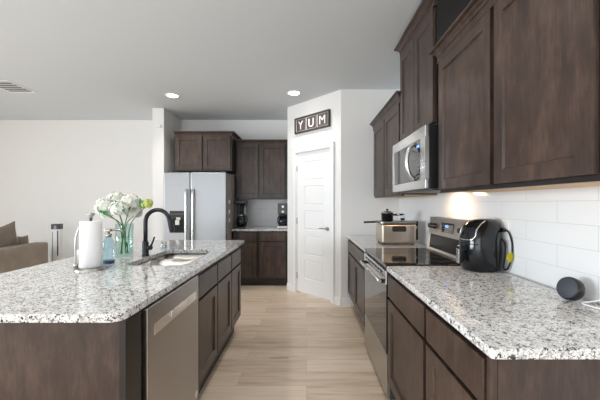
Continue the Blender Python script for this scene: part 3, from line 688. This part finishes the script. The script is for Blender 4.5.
# ------------------------------------------------------------------ coffee machines on the back counter
b1 = thing('coffee_maker', 'black drip coffee maker beside the fridge', 'coffee maker', (-1.063, 5.16, CT1)); b1.scale = (1, 1, 1.1)
part('base', 'black_plastic', b1, box, -.085, .085, -.10, .10, .0005, .03, .008)
part('column', 'smoked_plastic', b1, box, -.075, .075, .045, .10, .031, .36, .006)
part('brew_head', 'black_plastic', b1, box, -.095, .095, -.09, .10, .361, .405, .01)
part('filter_cone', 'black_plastic', b1, lathe, [(.018, .20), (.018, .30), (.02, .36)], (.01, -.02, 0), 20)
cf = part('carafe', 'smoked_plastic', b1, lathe, [(.055, .031), (.07, .05), (.072, .12), (.055, .17), (.045, .19)], (0, -.02, 0), 28)
part('coffee', 'black_glass', cf, lathe, [(.052, .034), (.067, .05), (.068, .10)], (0, -.02, 0), 28)
part('band', 'nickel', cf, lathe, [(.049, .178), (.050, .198), (.03, .199)], (0, -.02, 0), 28)
part('carafe_handle', 'black_plastic', cf, tube, smooth_path([(.05, -.02, .175), (.10, -.03, .165), (.105, -.03, .09), (.07, -.02, .06)], 5), .008, 8)
b2 = thing('coffee_maker', 'steel and black coffee maker tucked against the pantry wall', 'coffee maker', (-.378, 5.16, CT1))
part('base', 'nickel', b2, box, -.085, .085, -.11, .11, .0005, .045, .008)
part('column', 'black_plastic', b2, box, -.08, .08, .04, .11, .046, .36, .006)
part('brew_head', 'grey_metal_dark', b2, box, -.082, .082, -.09, .11, .225, .40, .01)
part('dial', 'nickel', b2, lambda bm: [lathe(bm, [(.02, 0), (.018, .01)], (0, 0, 0), 20, Matrix.Translation((0, -.0905, z)) @ Matrix.Rotation(PI/2, 4, 'X')) for z in (.27, .35)])
cf = part('carafe', 'smoked_plastic', b2, lathe, [(.05, .047), (.068, .06), (.07, .14), (.05, .19)], (0, -.03, 0), 28)
part('coffee', 'dark_blue_label', cf, lathe, [(.048, .049), (.064, .062), (.065, .13)], (0, -.03, 0), 28)
part('carafe_lid', 'black_plastic', cf, lathe, [(.051, .1905), (.051, .212), (.03, .216)], (0, -.03, 0), 28)
part('carafe_handle', 'black_plastic', cf, tube, smooth_path([(-.04, -.06, .19), (-.075, -.09, .18), (-.075, -.09, .09), (-.05, -.07, .07)], 5), .008, 8)
sc = thing('coffee_scoop', 'small chrome scoop resting by the coffee maker near the fridge', 'scoop', (-.945, 5.10, CT1))
part('cup', 'chrome', sc, lathe, [(.018, .0005), (.021, .022), (.019, .022), (.016, .003)], seg=20)
part('handle', 'chrome', sc, tube, [(.019, 0, .02), (.045, 0, .055), (.055, 0, .075)], .0035, 8)
ot = thing('wall_outlet', 'white power outlet on the tiles behind the coffee counter', 'outlet', (-.745, YB-.0085, 1.13))
part('plate', 'white_plastic', ot, box, -.037, .037, -.006, 0, -.058, .058, .003)
part('socket', 'mid_grey', ot, lambda bm: [box(bm, x, x+.004, -.0068, -.0061, z, z+.012) for x in (-.012, .008) for z in (-.03, .02)])
ot = thing('wall_outlet', 'power outlet on the tiled wall behind the air fryer', 'outlet', (XW-.0085, 1.885, 1.15), R_)
part('plate', 'white_plastic', ot, box, -.037, .037, -.006, 0, -.058, .058, .003)
part('plug', 'black_plastic', ot, box, -.012, .012, -.022, -.0062, -.012, .012, .004)

# ------------------------------------------------------------------ sign
sg = on_wall(thing('wall_sign', 'dark wooden sign reading YUM above the pantry door', 'sign')); 
s0, s1, z0, z1 = .187*PL, .832*PL, 2.318, 2.543
part('frame', 'sign_frame', sg, lambda bm: (box(bm, s0, s1, -.035, -.001, z0, z0+.018), box(bm, s0, s1, -.035, -.001, z1-.018, z1), box(bm, s0, s0+.018, -.035, -.001, z0+.018, z1-.018), box(bm, s1-.018, s1, -.035, -.001, z0+.018, z1-.018)))
part('board', 'sign_board', sg, box, s0+.018, s1-.018, -.024, -.001, z0+.018, z1-.018)
tw = (s1-s0-.036)/3
for i, ch in enumerate('YUM'):
    cu_ = bpy.data.curves.new('letter', 'FONT'); cu_.body = ch; cu_.size = .17; cu_.extrude = .003; cu_.offset = -.001; cu_.align_x = 'CENTER'
    tmp = bpy.data.objects.new('letter_curve', cu_); COL.objects.link(tmp); bpy.context.view_layer.update()
    me = bpy.data.meshes.new_from_object(tmp.evaluated_get(bpy.context.evaluated_depsgraph_get())); bpy.data.objects.remove(tmp)
    o = bpy.data.objects.new('letter', me); COL.objects.link(o); me.materials.clear(); me.materials.append(MATS['letter_white'])
    o.parent = sg; o.rotation_euler = (PI/2, 0, 0); o.location = (s0+.018+tw*(i+.5), -.0275, (z0+z1)/2-.06); o.scale = (1.0, 1, 1)
    a, b = s0+.018+tw*i+.012, s0+.018+tw*(i+1)-.012
    part('letter_border', 'letter_white', sg, lambda bm: (box(bm, a-.004, a+.002, -.0265, -.0242, z0+.026, z1-.026), box(bm, b+.002, b+.004, -.0265, -.0242, z0+.026, z1-.026), box(bm, a+.002, b+.002, -.0265, -.0242, z1-.028, z1-.026), box(bm, a+.002, b+.002, -.0265, -.0242, z0+.026, z0+.028)))

# ------------------------------------------------------------------ ceiling fittings
proto = None
def lamp_label(i): return ['recessed ceiling light in front of the fridge alcove', 'recessed ceiling light in front of the YUM sign', 'recessed ceiling light over the island', 'recessed ceiling light over the aisle', 'recessed ceiling light over the living room', 'recessed ceiling light over the aisle behind the camera', 'recessed ceiling light behind the island'][i]
for i, (x, y) in enumerate(DOWNLIGHTS):
    if proto is None:
        r = thing('ceiling_light', lamp_label(0), 'ceiling light', (x, y, CEIL), 0, 'recessed ceiling lights')
        part('trim_ring', 'trim_paint', r, lathe, [(.072, -.0005), (.072, -.004), (.092, -.006), (.098, -.0005)], seg=40, caps=False)
        part('lens', 'lamp_glow', r, lathe, [(.0, -.003), (.071, -.003), (.071, -.0008)], seg=40, caps=False); proto = r
    else:
        r = proto.copy(); COL.objects.link(r); r.location = (x, y, CEIL); r['label'] = lamp_label(i)
        for c in proto.children:
            k = c.copy(); COL.objects.link(k); k.parent = r
    area('downlight', (x, y, CEIL-.012), (0, 0, 0), .14, .14, LAMP_W, (1, .97, .93), 'DISK', math.radians(125))
vt = thing('ceiling_vent', 'white louvred air vent in the ceiling above the living area', 'vent', (-3.70, 3.97, CEIL))
part('frame', 'trim_paint', vt, lambda bm: (box(bm, -.17, .17, -.21, -.185, -.006, -.0005), box(bm, -.17, .17, .185, .21, -.006, -.0005), box(bm, -.17, -.145, -.185, .185, -.006, -.0005), box(bm, .145, .17, -.185, .185, -.006, -.0005)))
part('backing', 'grey_metal_dark', vt, box, -.144, .144, -.184, .184, -.002, -.0005)
part('louvre', 'trim_paint', vt, lambda bm: [box(bm, -.143, .143, y, y+.012, -.005, -.0025) for y in [-.165+.066*i for i in range(6)]])
ws = tag(part('wall_sensor', 'white_plastic', None, box, -2.30, -2.225, 4.845, 4.8695, 2.46, 2.50, .005), 'small white sensor box high on the wall beside the fridge alcove', 'sensor')

# ------------------------------------------------------------------ living room
sf = thing('sofa', 'brown fabric sofa seen from behind beyond the island', 'sofa', (-3.93, 2.80, 0))
part('base', 'sofa_fabric', sf, box, -.92, -.01, .0, 2.02, .06, .40, .03)
part('backrest', 'sofa_fabric', sf, box, -.20, .0, .0, 2.05, .10, .715, .022, 4)
for y in (.0, 1.95): part('armrest', 'sofa_fabric', sf, box, -.93, -.202, y, y+.10, .10, .62, .035, 4)
for y0, y1 in ((.105, 1.02), (1.03, 1.945)):
    part('seat_cushion', 'sofa_fabric', sf, box, -.90, -.33, y0, y1, .401, .53, .04, 4)
part('leg', 'brown_handle', sf, lambda bm: [lathe(bm, [(.02, .0005), (.028, .0595)], (x, y, 0), 12) for x in (-.85, -.08) for y in (.08, 1.95)])
def cushion(bm, w_, h, t, n=14):
    top = []
    for s in (1, -1):
        G = [[bm.verts.new((w_*(u-.5)*(1-.10*math.sin(PI*v)**1), s*t*.5*(max(0, math.sin(PI*u))*max(0, math.sin(PI*v)))**.45, h*(v-.5)*(1-.10*math.sin(PI*u)))) for u in [i/n for i in range(n+1)]] for v in [j/n for j in range(n+1)]]
        for j in range(n):
            for i in range(n):
                f = bm.faces.new((G[j][i], G[j][i+1], G[j+1][i+1], G[j+1][i])); f.smooth = True
    bmesh.ops.remove_doubles(bm, verts=bm.verts, dist=.0005)
def pillow(label, loc, rot, w_, h, t, m):
    o = part('throw_pillow', m, None, cushion, w_, h, t); o.location = loc; o.rotation_euler = rot; tag(o, label, 'pillow', 'pillows on the sofa')
pillow('large brown throw pillow standing up pointed against the sofa back', (-4.24, 4.43, .775), (math.radians(4), math.radians(-14), math.radians(86)), .46, .46, .15, 'pillow_fabric')
pillow('rounded brown pillow beside the large pointed one', (-4.235, 4.745, .68), (0, 0, math.radians(88)), .17, .29, .13, 'pillow_fabric')
tp = thing('tower_fan', 'slim white tower fan with a dark vented top by the living room wall', 'fan', (-4.11, 5.24, 0), math.radians(15)); tp.scale = (.72, .8, 1)
part('base', 'white_plastic', tp, lambda bm: loft(bm, [[(x, y, z) for x, y in rrect(-.12, .12, -.12, .12, .05)] for z in (.001, .02)]))
part('housing', 'white_plastic', tp, lambda bm: loft(bm, [[(x, y, z) for x, y in rrect(-.09, .09, -.075, .075, .02)] for z in (.021, .88)]))
part('top_cap', 'grey_metal_dark', tp, lambda bm: loft(bm, [[(x, y, z) for x, y in rrect(-.09, .09, -.075, .075, .02)] for z in (.881, .965)]))
part('air_slot', 'mid_grey', tp, lambda bm: (box(bm, -.062, -.045, -.0775, -.0755, .35, .84), box(bm, -.03, .02, -.0775, -.0755, .88, .94)))
part('grille', 'grey_metal_dark', tp, box, .035, .06, -.0775, -.0755, .45, .86)
# white counter stool on the seating side
cs = thing('counter_stool', 'white counter stool tucked at the seating side of the island', 'stool', (-1.99, 3.15, 0))
part('seat', 'white_plastic', cs, lambda bm: loft(bm, [[(x, y, z) for x, y in rrect(-.19+e, .19-e, -.19+e, .19-e, .08)] for e, z in ((.01, .63), (0, .64), (0, .665), (.01, .675))], smooth=False))
part('backrest', 'white_plastic', cs, lambda bm: loft(bm, [[(-.20+.05*(abs(t)**2), .19*t, z) for t in [-1+2*i/12 for i in range(13)]] + [(-.175+.05*(abs(t)**2), .185*t, z) for t in [1-2*i/12 for i in range(13)]] for z in (.69, .78, .875)], smooth=False))
for sx in (-1, 1):
    for sy in (-1, 1): part('leg', 'white_plastic', cs, tube, [(.15*sx, .15*sy, .632), (.20*sx, .20*sy, .001)], .014, 10)
part('footrest', 'white_plastic', cs, lambda bm: [tube(bm, [(.183*a, .183*b, .22), (.183*c, .183*d, .22)], .008, 8) for a, b, c, d in ((-1, -1, 1, -1), (1, -1, 1, 1), (1, 1, -1, 1), (-1, 1, -1, -1))])
part('back_post', 'white_plastic', cs, lambda bm: [tube(bm, [(-.165, y, .66), (-.178, y, .74)], .009, 8) for y in (-.10, .10)])
